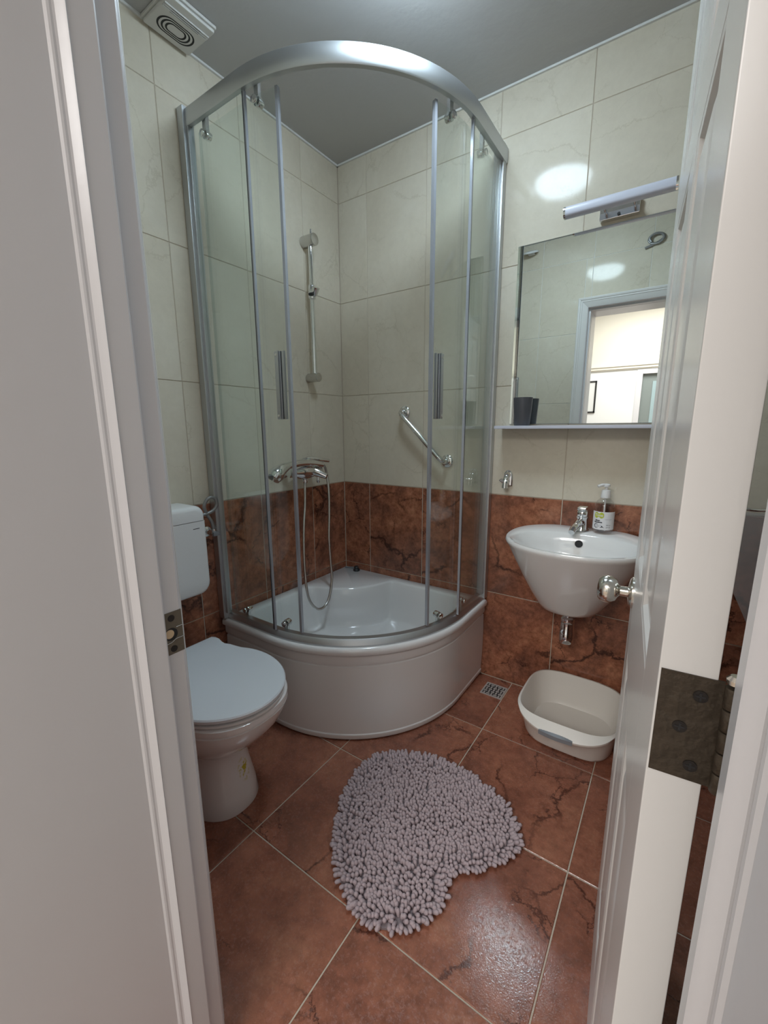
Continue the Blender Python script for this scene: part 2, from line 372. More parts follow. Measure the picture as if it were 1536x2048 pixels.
obj('door_leaf', MB().box(0.97, 1.64, YF-0.08, YF-0.04, 0, 1.92), 'halldoor', d2, sm=0)
obj('pane', MB().box(1.10, 1.28, YF-0.04, YF-0.03, 1.0, 1.80), 'halldoorpane', d2, sm=0)
obj('frame', MB().box(0.9, 0.97, YF-0.09, YF+0.015, 0, 1.967).box(1.63, 1.70, YF-0.09, YF+0.015, 0, 1.967).box(0.97, 1.63, YF-0.09, YF+0.015, 1.905, 1.967), 'paint', d2, sm=0)
pf = thing('picture', (0.19, YF, 1.37), 'black framed picture on the hall wall reflected in the mirror', 'picture')
mb = MB(); x0, x1, z0, z1 = 0.0, 0.383, 1.375, 1.845
for b in ((x0, x1, z0, z0+0.02), (x0, x1, z1-0.02, z1), (x0, x0+0.02, z0, z1), (x1-0.02, x1, z0, z1)): mb.box(b[0], b[1], YF, YF+0.02, b[2], b[3])
obj('frame', mb, 'blackframe', pf, sm=0); obj('print', MB().box(x0+0.02, x1-0.02, YF, YF+0.01, z0+0.02, z1-0.02), 'print', pf, sm=0)
# ------------------------------------------------------------------ door lining (frame) with rebate, stop and moulding
LX, RX, LZ = 0.917, 1.518, 1.908
def u_sweep(prof, z0=0.0):
    """prof: closed loop of (outward offset from the stop face, y)"""
    rings = []
    for fx in ('l0', 'l1', 'r1', 'r0'):
        ring = []
        for o, y in prof:
            x = LX-o if fx[0] == 'l' else RX+o
            z = z0 if fx[1] == '0' else LZ+o
            ring.append((x, y, z))
        rings.append(ring)
    return MB().loft(rings)
lining = thing('trim_1', (1.217, -1.6, 0), 'white painted door frame lining the doorway in the foreground', 'door frame', kind='structure')
prof = [(0.042, -1.456), (0.0150, -1.456), (0.0126, -1.4592), (0.012, -1.4605), (0.012, -1.487), (0.0025, -1.487), (0.0008, -1.4880), (0, -1.4898), (0, -1.5165)]
for k in range(7):
    t = k/6; prof.append((0.0052 - 0.0020*math.cos(t*PI*2)*0.9 + 0.006*(t-0.5)*1.6, -1.518 - 0.014*t))
prof += [(0.0105, -1.5345), (0.0105, -1.739), (0.012, -1.741), (0.042, -1.741)]
obj('jamb', u_sweep(prof), 'paint', lining, sm=20)
# strike plate let into the left rebate
sp = obj('strike_plate', MB().box(0.9035, 0.9062, -1.4865, -1.4585, 0.826, 0.890), 'brassy', lining, sm=0)
obj('latch_hole', MB().cyl((0.9058, -1.4760, 0.857), (0.9066, -1.4760, 0.857), 0.0095, 24), 'dark', sp, sm=0)
obj('latch_wood', MB().cyl((0.9060, -1.4785, 0.858), (0.9069, -1.4785, 0.858), 0.0066, 18), 'wood', sp, sm=0)
obj('latch_lip', MB().tube([(0.9068, -1.4575, 0.866), (0.9068, -1.468, 0.866)], 0.0006, 6).tube(spline([(0.9068, -1.4575, 0.848), (0.9068, -1.470, 0.848), (0.9068, -1.476, 0.845), (0.9068, -1.484, 0.844)], 4), 0.0006, 6), 'steel', sp)
for z in (0.881, 0.834):
    obj('screw', MB().cyl((0.9055, -1.474, z), (0.9068, -1.474, z), 0.005, 14), 'screw', sp)
cas = thing('trim_2', (1.217, -1.45, 0), 'white moulded architrave around the doorway on the bathroom side', 'architrave', kind='structure')
prof = [(0.0165, -1.4552), (0.030, -1.4475), (0.046, -1.4405), (0.048, -1.4375), (0.056, -1.4355), (0.058, -1.4315), (0.067, -1.4290), (0.072, -1.4320), (0.072, -1.4495), (0.0165, -1.4558)]
obj('casing', u_sweep(prof), 'doorpaint', cas, sm=20)
# ------------------------------------------------------------------ the open door: local X runs from hinge to free edge, local Y out of the hall face
door = thing('door_1', (1.4846, -1.434, 0), 'white six panel door swung open into the bathroom, hinge edge to camera', 'door', kind='structure')
door.rotation_euler = (0, 0, math.atan2(0.6175, -0.0496))
DW, DT, DH = 0.617, 0.0335, 1.895
def dobj(name, mb, material, parent=None, sm=40):
    o = obj(name, mb, material, None, sm); c = WL[o.name]
    if parent is None: o.parent = door
    else: o.parent = parent; o.location = c - WL[parent.name]
    return o
RC = 0.0075       # panel recess
cols = [(0.11, 0.275), (0.345, 0.51)]; rows = [(0.20, 0.745), (0.92, 1.445), (1.515, 1.79)]
dobj('core', MB().box(0.004, DW-0.004, -DT+RC, -RC, 0.014, DH-0.004), 'doorpaint', sm=0)
for a, b in ((0, 0.11), (0.51, DW)): dobj('stile', MB().box(a, b, -DT, 0, 0.01, DH, 0.0012), 'doorpaint')
for a, b in ((0.01, 0.20), (0.745, 0.92), (1.445, 1.515), (1.79, DH)): dobj('rail', MB().box(0.11, 0.51, -DT, 0, a, b, 0.0012), 'doorpaint')
for a, b in rows: dobj('mullion', MB().box(0.275, 0.345, -DT, 0, a, b, 0.0012), 'doorpaint')
for x0, x1 in cols:
    for z0, z1 in rows:
        mb = MB()
        for sgn in (0, 1):
            Y = lambda y: -y if sgn == 0 else -DT+y
            R = lambda i, y: [(x0+i, Y(y), z0+i), (x1-i, Y(y), z0+i), (x1-i, Y(y), z1-i), (x0+i, Y(y), z1-i)]
            mb.loft([R(0, 0.0005), R(0.005, 0.0015), R(0.010, 0.0062), R(0.016, 0.0072), R(0.019, 0.0072), R(0.042, 0.0015), R(0.045, 0.0012)], cap0=False)
        dobj('panel', mb, 'doorpaint', sm=12)
hp = dobj('hinge', MB().box(-0.0012, 0.0006, -DT-0.0035, -0.0015, 0.902, 0.982), 'bronze', sm=0)
for y, z in ((-0.025, 0.968), (-0.016, 0.942), (-0.025, 0.914)):
    dobj('screw', MB().cyl((-0.0020, y, z), (0, y, z), 0.0043, 16), 'screw', hp)
    dobj('screw_slot', MB().box(-0.0023, -0.0018, y-0.0028, y+0.0028, z-0.0006, z+0.0006).box(-0.0023, -0.0018, y-0.0006, y+0.0006, z-0.0028, z+0.0028), 'black', hp, sm=0)
mb = MB()
for k in range(5): mb.cyl((-0.004, -DT-0.0075, 0.902+k*0.016), (-0.004, -DT-0.0075, 0.9172+k*0.016), 0.0048, 14, 0.0008)
dobj('knuckle', mb, 'bronze', hp)
dobj('hinge_pin', MB().lathe([(0.0030, 0), (0.0046, 0.001), (0.0050, 0.004), (0.003, 0.0065)], (-0.004, -DT-0.0075, 0.983)), 'knob', hp)
for z in (0.18, 1.70):
    h2 = dobj('hinge', MB().box(-0.0012, 0.0006, -DT-0.0035, -0.0015, z-0.04, z+0.04), 'paint', sm=0)
kn = thing('door_knob_assembly', (0, 0, 0), None, None)
COL.objects.unlink(kn); bpy.data.objects.remove(kn)
KX, KZ = 0.557, 0.840
ro = dobj('rose', MB().lathe([(0.030, 0), (0.030, 0.003), (0.026, 0.006), (0.018, 0.008), (0.012, 0.009)], (KX, 0, KZ), (0, 1, 0)), 'knob')
dobj('knob', MB().lathe([(0.010, 0.008), (0.0095, 0.022), (0.013, 0.025), (0.021, 0.029), (0.026, 0.038), (0.0265, 0.046), (0.024, 0.054), (0.019, 0.059), (0.010, 0.061), (0, 0.0612)], (KX, 0, KZ), (0, 1, 0), 36), 'knob', ro)
ro2 = dobj('rose', MB().lathe([(0.030, 0), (0.030, 0.003), (0.026, 0.006), (0.018, 0.008)], (KX, -DT, KZ), (0, -1, 0)), 'knob')
dobj('knob', MB().lathe([(0.010, 0.008), (0.0095, 0.022), (0.013, 0.025), (0.021, 0.029), (0.026, 0.038), (0.0265, 0.046), (0.019, 0.059), (0, 0.0612)], (KX, -DT, KZ), (0, -1, 0), 36), 'knob', ro2)
dobj('latch_plate', MB().box(DW-0.0006, DW+0.001, -DT+0.006, -0.006, KZ-0.03, KZ+0.03), 'bronze', sm=0)
# ------------------------------------------------------------------ shower: plan curve = straight, quarter arc, straight
CX, CY = 0.29, -0.26
def P(s, r):
    if s < 0: b, n = (CX, CY*(1+s)), (1, 0)
    elif s <= 90: a = -math.radians(s); b, n = (CX, CY), (math.cos(a), math.sin(a))
    else: b, n = (CX*(1-(s-90)), CY), (0, -1)
    return (b[0]+r*n[0], b[1]+r*n[1])
def srange(s0, s1):
    out = [s0]
    if s0 < 0 < s1: out.append(0)
    for k in range(1, 45):
        if max(s0, 0) < 2*k < min(s1, 90): out.append(2*k)
    if s0 < 90 < s1: out.append(90)
    return out + [s1]
def sweep(prof, s0, s1):
    return MB().loft([[(*P(s, r), z) for r, z in prof] for s in srange(s0, s1)])
def rect(r0, r1, z0, z1, c=0.0):
    if c == 0: return [(r0, z0), (r1, z0), (r1, z1), (r0, z1)]
    return [(r0+c, z0), (r1-c, z0), (r1-c*0.3, z0+c*0.3), (r1, z0+c), (r1, z1-c), (r1-c*0.3, z1-c*0.3), (r1-c, z1), (r0+c, z1), (r0, z1-c), (r0, z0+c)]
SA, SB = -0.985, 90.985     # just off the walls
tray = thing('shower_tray', (0.4, -0.4, 0), 'deep white corner shower tray with curved front panel', 'shower tray')
apron = [(0.500, 0.004), (0.529, 0.004), (0.533, 0.010), (0.533, 0.024), (0.530, 0.028), (0.534, 0.12), (0.535, 0.22), (0.533, 0.302), (0.529, 0.305), (0.529, 0.309), (0.535, 0.313), (0.538, 0.325), (0.537, 0.345), (0.530, 0.3535), (0.500, 0.3535)]
obj('front_panel', sweep(apron, SA, SB), 'acrylic', tray, sm=35)
# tray bowl in rings around a centre
c0 = Vector((0.40, -0.38)); NA = 120
def outer_dist(d, r, wall_in):
    best = 9
    if d.x < 0: best = min(best, (c0.x-wall_in)/-d.x)
    if d.y > 0: best = min(best, (-c0.y-wall_in)/d.y)
    lo, hi = 0.0, 1.5
    def inside(p):
        x, y = p
        if x > CX+r or y < CY-r: return False
        if x > CX and y < CY: return math.hypot(x-CX, y-CY) <= r
        return True
    for _ in range(40):
        m = (lo+hi)/2
        if inside(c0+d*m): lo = m
        else: hi = m
    return min(best, lo)
dirs = [Vector((math.cos(2*PI*k/NA), math.sin(2*PI*k/NA))) for k in range(NA)]
# add the exact room-corner direction
kc = min(range(NA), key=lambda k: -(dirs[k].dot(Vector((-c0.x, -c0.y)).normalized()))); dirs[kc] = Vector((-c0.x+0.003, -c0.y-0.003)).normalized()
dout = [outer_dist(d, 0.553, 0.003) for d in dirs]
din = []
DECK = 0.350
for d in dirs:
    t = outer_dist(d, 0.470, 0.06)
    lo, hi = 0.0, t
    for _ in range(40):     # stay outside the corner deck
        m = (lo+hi)/2
        if (c0+d*m).length > DECK: lo = m
        else: hi = m
    din.append(min(t, lo))
for _ in range(1): din = [(din[k-1]+2*din[k]+din[(k+1) % NA])/4 for k in range(NA)]
rings = []
def ring(ds, z): rings.append([(*(c0+d*t), z) for d, t in zip(dirs, ds)])
RZ = 0.386
ring([t-0.025 for t in dout], 0.356)
ring([t-0.003 for t in dout], 0.3565); ring([t for t in dout], 0.360); ring(dout, 0.374); ring([t-0.003 for t in dout], 0.382); ring([t-0.009 for t in dout], RZ)
ring([t+0.012 for t in din], RZ); ring([t+0.003 for t in din], RZ-0.002); ring([t-0.004 for t in din], RZ-0.010)
ring([t*0.96 for t in din], 0.33); ring([t*0.92 for t in din], 0.25); ring([t*0.88 for t in din], 0.205); ring([t*0.80 for t in din], 0.188); ring([t*0.4 for t in din], 0.182); ring([t*0.02 for t in din], 0.18)
obj('tray_bowl', MB().loft(rings, cap0=False), 'acrylic', tray, sm=50)
obj('waste_cover', MB().lathe([(0.045, 0), (0.045, 0.006), (0.038, 0.010), (0, 0.011)], (0.42, -0.40, 0.180)), 'chrome', tray)
tag(obj('drain_stopper', MB().lathe([(0.016, 0), (0.019, 0.004), (0.017, 0.010), (0.012, 0.014), (0.014, 0.020), (0.010, 0.026), (0, 0.027)], (0.105, -0.040, RZ)), 'black'), 'small black rubber stopper standing on the tray corner', 'stopper')
tag(obj('razor', MB().tube([(0.02, -0.035, RZ+0.004), (0.062, -0.018, RZ+0.004)], 0.004, 8).box(0.055, 0.070, -0.026, -0.010, RZ, RZ+0.006, 0.001), 'greyplastic'), 'thin grey item lying in the far corner of the tray', 'razor')
enc = thing('shower_enclosure', (0.4, -0.4, 0.386), 'quadrant shower enclosure of clear curved glass in satin aluminium', 'shower screen')
obj('bottom_rail', sweep([(0.503, 0.387), (0.540, 0.387), (0.541, 0.392), (0.532, 0.408), (0.528, 0.412), (0.506, 0.412), (0.503, 0.409)], SA, SB), 'satin', enc)
obj('top_rail', sweep([(0.533, 2.128), (0.547, 2.128), (0.550, 2.132), (0.550, 2.176), (0.547, 2.180), (0.500, 2.180), (0.500, 2.170), (0.533, 2.170)], SA, SB), 'satin', enc)
obj('wall_post', MB().box(0.795, 0.835, -0.034, -0.001, 0.388, 2.188, 0.003).box(0.808, 0.826, -0.045, -0.03, 0.412, 2.128, 0.002), 'satin', enc)
obj('wall_post', MB().box(0.001, 0.034, -0.818, -0.778, 0.388, 2.188, 0.003).box(0.03, 0.045, -0.808, -0.790, 0.412, 2.128, 0.002), 'satin', enc)
GZ0, GZ1 = 0.4125, 2.128
s_rfix, s_lfix = 3.2, 87.8
def cube_at(s, r0, r1, ds, z0, z1): return sweep(rect(r0, r1, z0, z1, 0.001), s-ds/2, s+ds/2)
for s0, s1, se in ((-0.83, s_rfix, s_rfix), (s_lfix, 90.84, s_lfix)):
    fp = obj('fixed_panel', sweep(rect(0.531, 0.537, GZ0, GZ1), s0, s1), 'glass', enc, sm=30)
    obj('edge_seal', cube_at(se, 0.528, 0.538, 0.55, GZ0, GZ1), 'darkseal', fp)
    obj('edge_trim', cube_at(se+(0.55 if se < 45 else -0.55), 0.530, 0.539, 0.5, GZ0, GZ1), 'seal', fp)
def sliding(s0, s1, lead, hs, rollers):
    g = obj('sliding_door', sweep(rect(0.513, 0.519, GZ0+0.004, GZ1-0.012), s0, s1), 'glass', enc, sm=30)
    obj('magnet_strip', cube_at(lead, 0.510, 0.524, 0.95, GZ0+0.004, GZ1-0.012), 'seal', g)
    trail = s0 if lead > s0+1 else s1
    obj('trailing_seal', sweep(rect(0.512, 0.520, GZ0+0.004, GZ1-0.012), min(trail, trail+0.02 if trail < 1 else trail-0.02), max(trail, trail+0.02 if trail < 1 else trail-0.02)), 'glass', g)
    o_ = 1 if hs > 45 else -1          # towards the leading edge is -o_
    hmb = sweep(rect(0.5192, 0.5235, 1.180, 1.395, 0.001), hs-2.2, hs+2.2)
    for u, w, r in ((0.15, 0.28, 0.533), (-1.9, 0.25, 0.528)):
        h2 = sweep(rect(0.522, r, 1.180, 1.395, 0.001), hs+o_*u-w, hs+o_*u+w); hmb.add(h2.v, h2.f)
    obj('handle', hmb, 'satin', g)
    obj('handle_groove', sweep(rect(0.5233, 0.5243, 1.1805, 1.3945), hs-o_*0.65-0.2, hs-o_*0.65+0.2), 'darkseal', g)
    for z in (1.191, 1.384):
        a, b = P(hs+o_*1.35, 0.523), P(hs+o_*1.35, 0.5265)
        obj('screw', MB().cyl((*a, z), (*b, z), 0.0048, 14, 0.001), 'chrome', g)
    for s, top in rollers:
        a, b = P(s, 0.492), P(s, 0.5125)
        z = 2.106 if top else 0.436; w = 0.9 if 0 <= s <= 90 else 0.032
        mb = MB().cyl((*a, z), (*b, z), 0.0135, 18, 0.002).cyl((*P(s, 0.5195), z), (*P(s, 0.526), z), 0.0115, 18, 0.002)
        c = sweep(rect(0.500, 0.5125, z if top else 0.4125, 2.170 if top else z, 0.001), s-w, s+w)
        mb.add(c.v, c.f); obj('roller', mb, 'chrome', g)
    return g
sliding(-0.80, 22.0, 22.0, 18.4, [(13.5, True), (-0.42, True), (14.5, False), (-0.22, False)])
sliding(75.5, 90.80, 75.5, 79.2, [(84.5, True), (90.72, True), (83.8, False), (90.58, False)])
# ------------------------------------------------------------------ shower fittings
rs = thing('shower_rail', (0, -0.247, 1.36), 'chrome shower riser rail with slider on the left tiled wall', 'shower rail')
YB = -0.247
obj('rod', MB().cyl((0.042, YB, 1.385), (0.042, YB, 1.965), 0.0105, 18), 'chrome', rs)
obj('bracket', MB().cyl((0.001, YB, 1.968), (0.070, YB, 1.968), 0.025, 26, 0.003), 'steel', rs)
obj('bracket', MB().cyl((0.001, YB, 1.385), (0.068, YB, 1.385), 0.0205, 26, 0.003), 'steel', rs)
obj('bracket_pin', MB().tube([(0.045, YB, 1.99), (0.047, YB, 2.012)], 0.005, 10), 'chrome', rs)
sl = obj('slider', MB().cyl((0.042, YB, 1.725), (0.042, YB, 1.785), 0.0165, 18, 0.004), 'chrome', rs)
obj('holder', MB().lathe([(0.012, 0), (0.015, 0.012), (0.018, 0.035), (0.016, 0.036)], (0.055, YB, 1.74), (0.45, -0.15, 0.85), 18), 'chrome', sl)
obj('lever', MB().box(0.045, 0.066, YB-0.028, YB-0.012, 1.735, 1.747, 0.003), 'black', sl)
mx = thing('shower_mixer', (0, -0.36, 0.9), 'chrome shower mixer tap on the left wall inside the shower', 'tap')
obj('body', MB().lathe([(0.016, 0), (0.022, 0.004), (0.023, 0.03), (0.032, 0.06), (0.036, 0.10), (0.032, 0.14), (0.023, 0.165), (0.022, 0.196), (0.016, 0.2)], (0.065, -0.46, 0.955), (0, 1, 0)), 'chrome', mx)
for y in (-0.435, -0.285):
    obj('inlet', MB().lathe([(0.030, 0), (0.029, 0.006), (0.016, 0.012), (0.016, 0.045)], (0.001, y, 0.955), (1, 0, 0)), 'chrome', mx)
obj('cartridge', MB().lathe([(0.024, 0), (0.024, 0.03), (0.020, 0.040), (0.012, 0.043)], (0.066, -0.345, 0.968), (0.25, 0.05, 0.95)), 'chrome', mx)
obj('lever', MB().loft([[(x, y+dy, z+dz) for dy, dz in ()] or [] for x, y, z in ()]) if False else MB().tube(spline([(0.072, -0.375, 1.004), (0.08, -0.34, 1.012), (0.092, -0.29, 1.006), (0.10, -0.235, 0.998)], 5), 0.008, 10, [0.013]*6+[0.011]*5+[0.009]*5), 'chrome', mx)
obj('spout', MB().lathe([(0.024, 0), (0.022, 0.02), (0.016, 0.05), (0.012, 0.07)], (0.075, -0.315, 0.955), (0.75, 0.35, -0.35)), 'chrome', mx)
obj('outlet', MB().lathe([(0.009, 0), (0.009, 0.02), (0.0125, 0.022), (0.0125, 0.036), (0.008, 0.04)], (0.062, -0.360, 0.94), (0, 0, -1)), 'chrome', mx)
obj('diverter', MB().lathe([(0.006, 0), (0.006, 0.02), (0.009, 0.024), (0.006, 0.034), (0, 0.035)], (0.085, -0.295, 0.93), (0, 0, -1)), 'chrome', mx)
hsx = thing('hand_shower', (0.09, -0.42, 0.95), 'chrome hand shower resting on the mixer with looped hose', 'hand shower')
hp_ = spline([(0.105, -0.585, 0.945), (0.108, -0.55, 0.975), (0.106, -0.50, 0.992), (0.102, -0.44, 0.998), (0.098, -0.38, 0.997), (0.094, -0.32, 0.99), (0.092, -0.275, 0.982)], 5)
hr = [0.0155 + 0.019*max(0, 1-abs(i/len(hp_)-0.08)/0.25) for i in range(len(hp_))]
obj('handset', MB().tube(hp_, 0.012, 16, hr), 'chrome', hsx)
obj('spray_face', MB().lathe([(0.028, 0), (0.029, 0.004), (0.024, 0.007), (0, 0.0075)], (0.106, -0.578, 0.950), (0.2, -0.45, -0.85)), 'greyplastic', hsx)
hose = spline([(0.092, -0.275, 0.982), (0.092, -0.255, 0.972), (0.095, -0.243, 0.93), (0.108, -0.248, 0.84), (0.125, -0.269, 0.735), (0.142, -0.294, 0.63), (0.156, -0.303, 0.515), (0.168, -0.311, 0.432), (0.180, -0.349, 0.352), (0.183, -0.394, 0.320), (0.178, -0.440, 0.334), (0.162, -0.470, 0.402), (0.132, -0.454, 0.533), (0.100, -0.418, 0.69), (0.074, -0.378, 0.80), (0.062, -0.36, 0.905)], 8)
obj('hose', MB().tube(hose, 0.0062, 10), 'hose', hsx)
gb = thing('grab_bar', (0.5, 0, 1.0), 'short chrome grab bar fixed diagonally on the back wall', 'grab bar')
A, B = Vector((0.388, 0, 1.225)), Vector((0.618, 0, 1.001)); dv = (B-A).normalized(); out = Vector((0, -1, 0))
pts = [A+out*0.001, A+out*0.03, A+out*0.045+dv*0.006, A+out*0.053+dv*0.022, A+out*0.055+dv*0.05, B+out*0.055-dv*0.05, B+out*0.053-dv*0.022, B+out*0.045-dv*0.006, B+out*0.03, B+out*0.001]
obj('bar', MB().tube(spline(pts, 5), 0.0115, 16), 'chrome', gb)
for q in (A, B): obj('flange', MB().lathe([(0.029, 0.001), (0.029, 0.006), (0.024, 0.011), (0.012, 0.013)], q, (0, -1, 0)), 'chrome', gb)
# ------------------------------------------------------------------ towel hook
hk = thing('towel_hook', (0.905, 0, 0.9), 'chrome single towel hook on beige tile beside the shower', 'hook')
pl = [(0.905+0.019*a, b) for a, b in ((-1, 0.908), (1, 0.908), (1, 0.945), (0.87, 0.960), (0.5, 0.970), (0, 0.974), (-0.5, 0.970), (-0.87, 0.960), (-1, 0.945))]
obj('plate', MB().loft([[(x, -0.001, z) for x, z in pl], [(x, -0.007, z) for x, z in pl], [(0.905+(x-0.905)*0.8, -0.010, 0.94+(z-0.94)*0.9) for x, z in pl]]), 'chrome', hk)
obj('hook_arm', MB().tube(spline([(0.905, -0.008, 0.955), (0.904, -0.022, 0.948), (0.902, -0.032, 0.925), (0.902, -0.036, 0.900)], 5), 0.012, 12), 'chrome', hk)
obj('cross_bar', MB().tube(spline([(0.885, -0.046, 0.937), (0.893, -0.040, 0.929), (0.903, -0.036, 0.926), (0.916, -0.038, 0.928)], 5), 0.007, 10), 'chrome', hk)
# ------------------------------------------------------------------ mirror, shelf, cup, mirror lamp
mi = thing('wall_mirror', (1.2, 0, 1.162), 'frameless rectangular mirror above the washbasin shelf', 'mirror')
obj('glass', MB().box(0.899, 1.499, -0.0075, -0.0035, 1.164, 1.827), 'mirror', mi, sm=0)
obj('back_plate', MB().box(0.8985, 1.4995, -0.0034, -0.001, 1.1635, 1.8275), 'glassedge', mi, sm=0)
tag(obj('shelf', MB().box(0.868, 1.530, -0.102, -0.001, 1.1445, 1.1565, 0.002), 'diffuser'), 'narrow pale shelf along the bottom of the mirror', 'shelf')
tag(obj('tumbler', MB().lathe([(0, 0), (0.029, 0), (0.030, 0.003), (0.0365, 0.104), (0.0365, 0.107), (0.034, 0.107), (0.028, 0.006), (0, 0.005)], (0.963, -0.052, 1.157), n=32), 'cup'), 'dark grey tumbler standing on the mirror shelf', 'cup')
ml = thing('mirror_lamp', (1.237, 0, 1.84), 'slim switched off bar lamp on chrome bracket above the mirror', 'lamp')
obj('wall_plate', MB().box(1.178, 1.297, -0.022, -0.001, 1.840, 1.888, 0.002), 'chrome', ml)
for x in (1.194, 1.281): obj('arm', MB().tube(spline([(x, -0.02, 1.868), (x, -0.045, 1.872), (x, -0.066, 1.864)], 4), 0.0055, 10), 'chrome', ml)
obj('switch', MB().cyl((1.237, -0.021, 1.848), (1.237, -0.027, 1.848), 0.005, 12), 'black', ml)
q = [(-0.085+a, 1.866+b) for a, b in rrect(0.036, 0.032, 0.010, 4)]
obj('diffuser', MB().loft([[(x, y, z) for y, z in q] for x in (1.083, 1.394)]), 'diffuser', ml, sm=50)
q2 = [(-0.085+a*1.05, 1.866+b*1.05) for a, b in rrect(0.036, 0.032, 0.010, 4)]
for x0, x1 in ((1.077, 1.083), (1.394, 1.400)): obj('end_cap', MB().loft([[(x, y, z) for y, z in q2] for x in (x0, x1)]), 'chrome', ml, sm=50)
# ------------------------------------------------------------------ washbasin
NB = 72
bc = Vector((1.222, -0.215))
def bout(d, a, b, cx, cy, ymax=-0.002):
    lo, hi = 0, 1.0
    for _ in range(40):
        m = (lo+hi)/2; x, y = bc.x+d.x*m-cx, bc.y+d.y*m-cy
        k = abs(x/a)**2.3+abs(y/b)**2.3
        if k < 1 and bc.y+d.y*m < ymax: lo = m
        else: hi = m
    return lo
bd = [Vector((math.cos(2*PI*k/NB), math.sin(2*PI*k/NB))) for k in range(NB)]
rings = []
def bring(a, b, cx, cy, z, ymax=-0.002): rings.append([(bc.x+d.x*t, bc.y+d.y*t, z) for d in bd for t in (bout(d, a, b, cx, cy, ymax),)])
ZR = 0.765
bring(0.03, 0.03, 1.205, -0.215, 0.492, -0.15)
for f in (0.0, 0.03, 0.1, 0.3, 0.55, 0.8, 0.93, 1.0):
    e = f**0.85
    a = 0.098+(0.225-0.098)*e; b = 0.120+(0.222-0.120)*e; cx = 1.207+0.015*e; cy = -0.135-0.073*e
    bring(a-(0.006 if f == 0 else 0), b-(0.006 if f == 0 else 0), cx, cy, 0.490+(0.745-0.490)*f+(0 if f else -0.0))
bring(0.231, 0.226, 1.222, -0.208, 0.752); bring(0.233, 0.227, 1.222, -0.208, 0.759); bring(0.230, 0.224, 1.222, -0.208, ZR)
bring(0.220, 0.215, 1.222, -0.208, ZR+0.001, -0.006)
bring(0.206, 0.150, 1.222, -0.262, ZR-0.001, -0.1); bring(0.200, 0.144, 1.222, -0.262, ZR-0.006, -0.104)
bring(0.185, 0.132, 1.222, -0.258, ZR-0.045, -0.112); bring(0.160, 0.116, 1.222, -0.25, ZR-0.09, -0.12); bring(0.11, 0.085, 1.222, -0.24, ZR-0.12, -0.13); bring(0.03, 0.03, 1.222, -0.23, ZR-0.128, -0.16)
sk = thing('washbasin', (1.22, -0.2, 0.49), 'white oval wall hung washbasin with cone shaped underside', 'sink')
obj('bowl', MB().loft(rings), 'ceramic', sk, sm=55)
obj('overflow', MB().lathe([(0.0135, 0), (0.0135, 0.0035), (0.0115, 0.0045), (0.0105, 0.0042)], (1.219, -0.1235, 0.7275), (0, -0.975, 0.2)).lathe([(0.0106, 0), (0.0106, 0.0043), (0, 0.0043)], (1.219, -0.1235, 0.7275), (0, -0.975, 0.2)), 'dark', sk)
obj('drain', MB().lathe([(0.024, 0), (0.024, 0.003), (0.015, 0.004), (0, 0.002)], (1.222, -0.23, ZR-0.128)), 'chrome', sk)
tr = thing('waste_trap', (1.205, -0.115, 0.33), 'chrome bottle trap hanging under the washbasin', 'pipe')
obj('tail_pipe', MB().lathe([(0.030, 0), (0.030, 0.012), (0.020, 0.030), (0.020, 0.06)][::-1] and [(0.0195, 0), (0.0195, 0.040), (0.032, 0.056), (0.032, 0.064)], (1.203, -0.125, 0.428)), 'chrome', tr)
obj('collar', MB().lathe([(0.024, 0), (0.0265, 0.004), (0.0265, 0.018), (0.021, 0.024)], (1.203, -0.125, 0.416)), 'chrome', tr)
obj('trap_body', MB().lathe([(0, 0), (0.024, 0.0), (0.027, 0.004), (0.027, 0.045), (0.0255, 0.047), (0.0255, 0.082), (0.020, 0.088)], (1.203, -0.125, 0.332)), 'chrome', tr)
obj('wall_pipe', MB().tube([(1.205, -0.108, 0.44), (1.205, -0.001, 0.44)], 0.013, 14).lathe([(0.030, 0), (0.028, 0.006), (0.014, 0.010)], (1.205, -0.001, 0.44), (0, -1, 0)), 'chrome', tr)
for x in (1.165, 1.255): tag(obj('supply_pipe', MB().tube(spline([(x, -0.10, 0.491), (x+0.004, -0.08, 0.46), (x+0.006, -0.03, 0.45), (x+0.006, -0.001, 0.45)], 5), 0.006, 8), 'flex'), 'flexible water pipe under the washbasin, %s of the trap' % ('left' if x < 1.2 else 'right'), 'pipe', 'water pipes under the washbasin')
tp = thing('basin_tap', (1.215, -0.065, 0.766), 'chrome single lever tap on the washbasin ledge', 'tap')
TX, TY = 1.213, -0.062
obj('base', MB().lathe([(0.026, 0), (0.026, 0.004), (0.0215, 0.010), (0.020, 0.045), (0.022, 0.052), (0.018, 0.056)], (TX, TY, 0.767)), 'chrome', tp)
obj('spout', MB().tube(spline([(TX-0.002, TY-0.012, 0.800), (TX-0.008, TY-0.045, 0.797), (TX-0.014, TY-0.085, 0.784), (TX-0.016, TY-0.10, 0.776)], 5), 0.011, 14, [0.015]*5+[0.012]*6+[0.011]*5), 'chrome', tp)
obj('head', MB().lathe([(0.018, 0), (0.021, 0.006), (0.021, 0.018), (0.015, 0.026), (0, 0.028)], (TX, TY, 0.820)), 'chrome', tp)
obj('lever', MB().box(TX-0.016, TX+0.016, TY-0.030, TY+0.018, 0.846, 0.858, 0.004), 'chrome', tp)
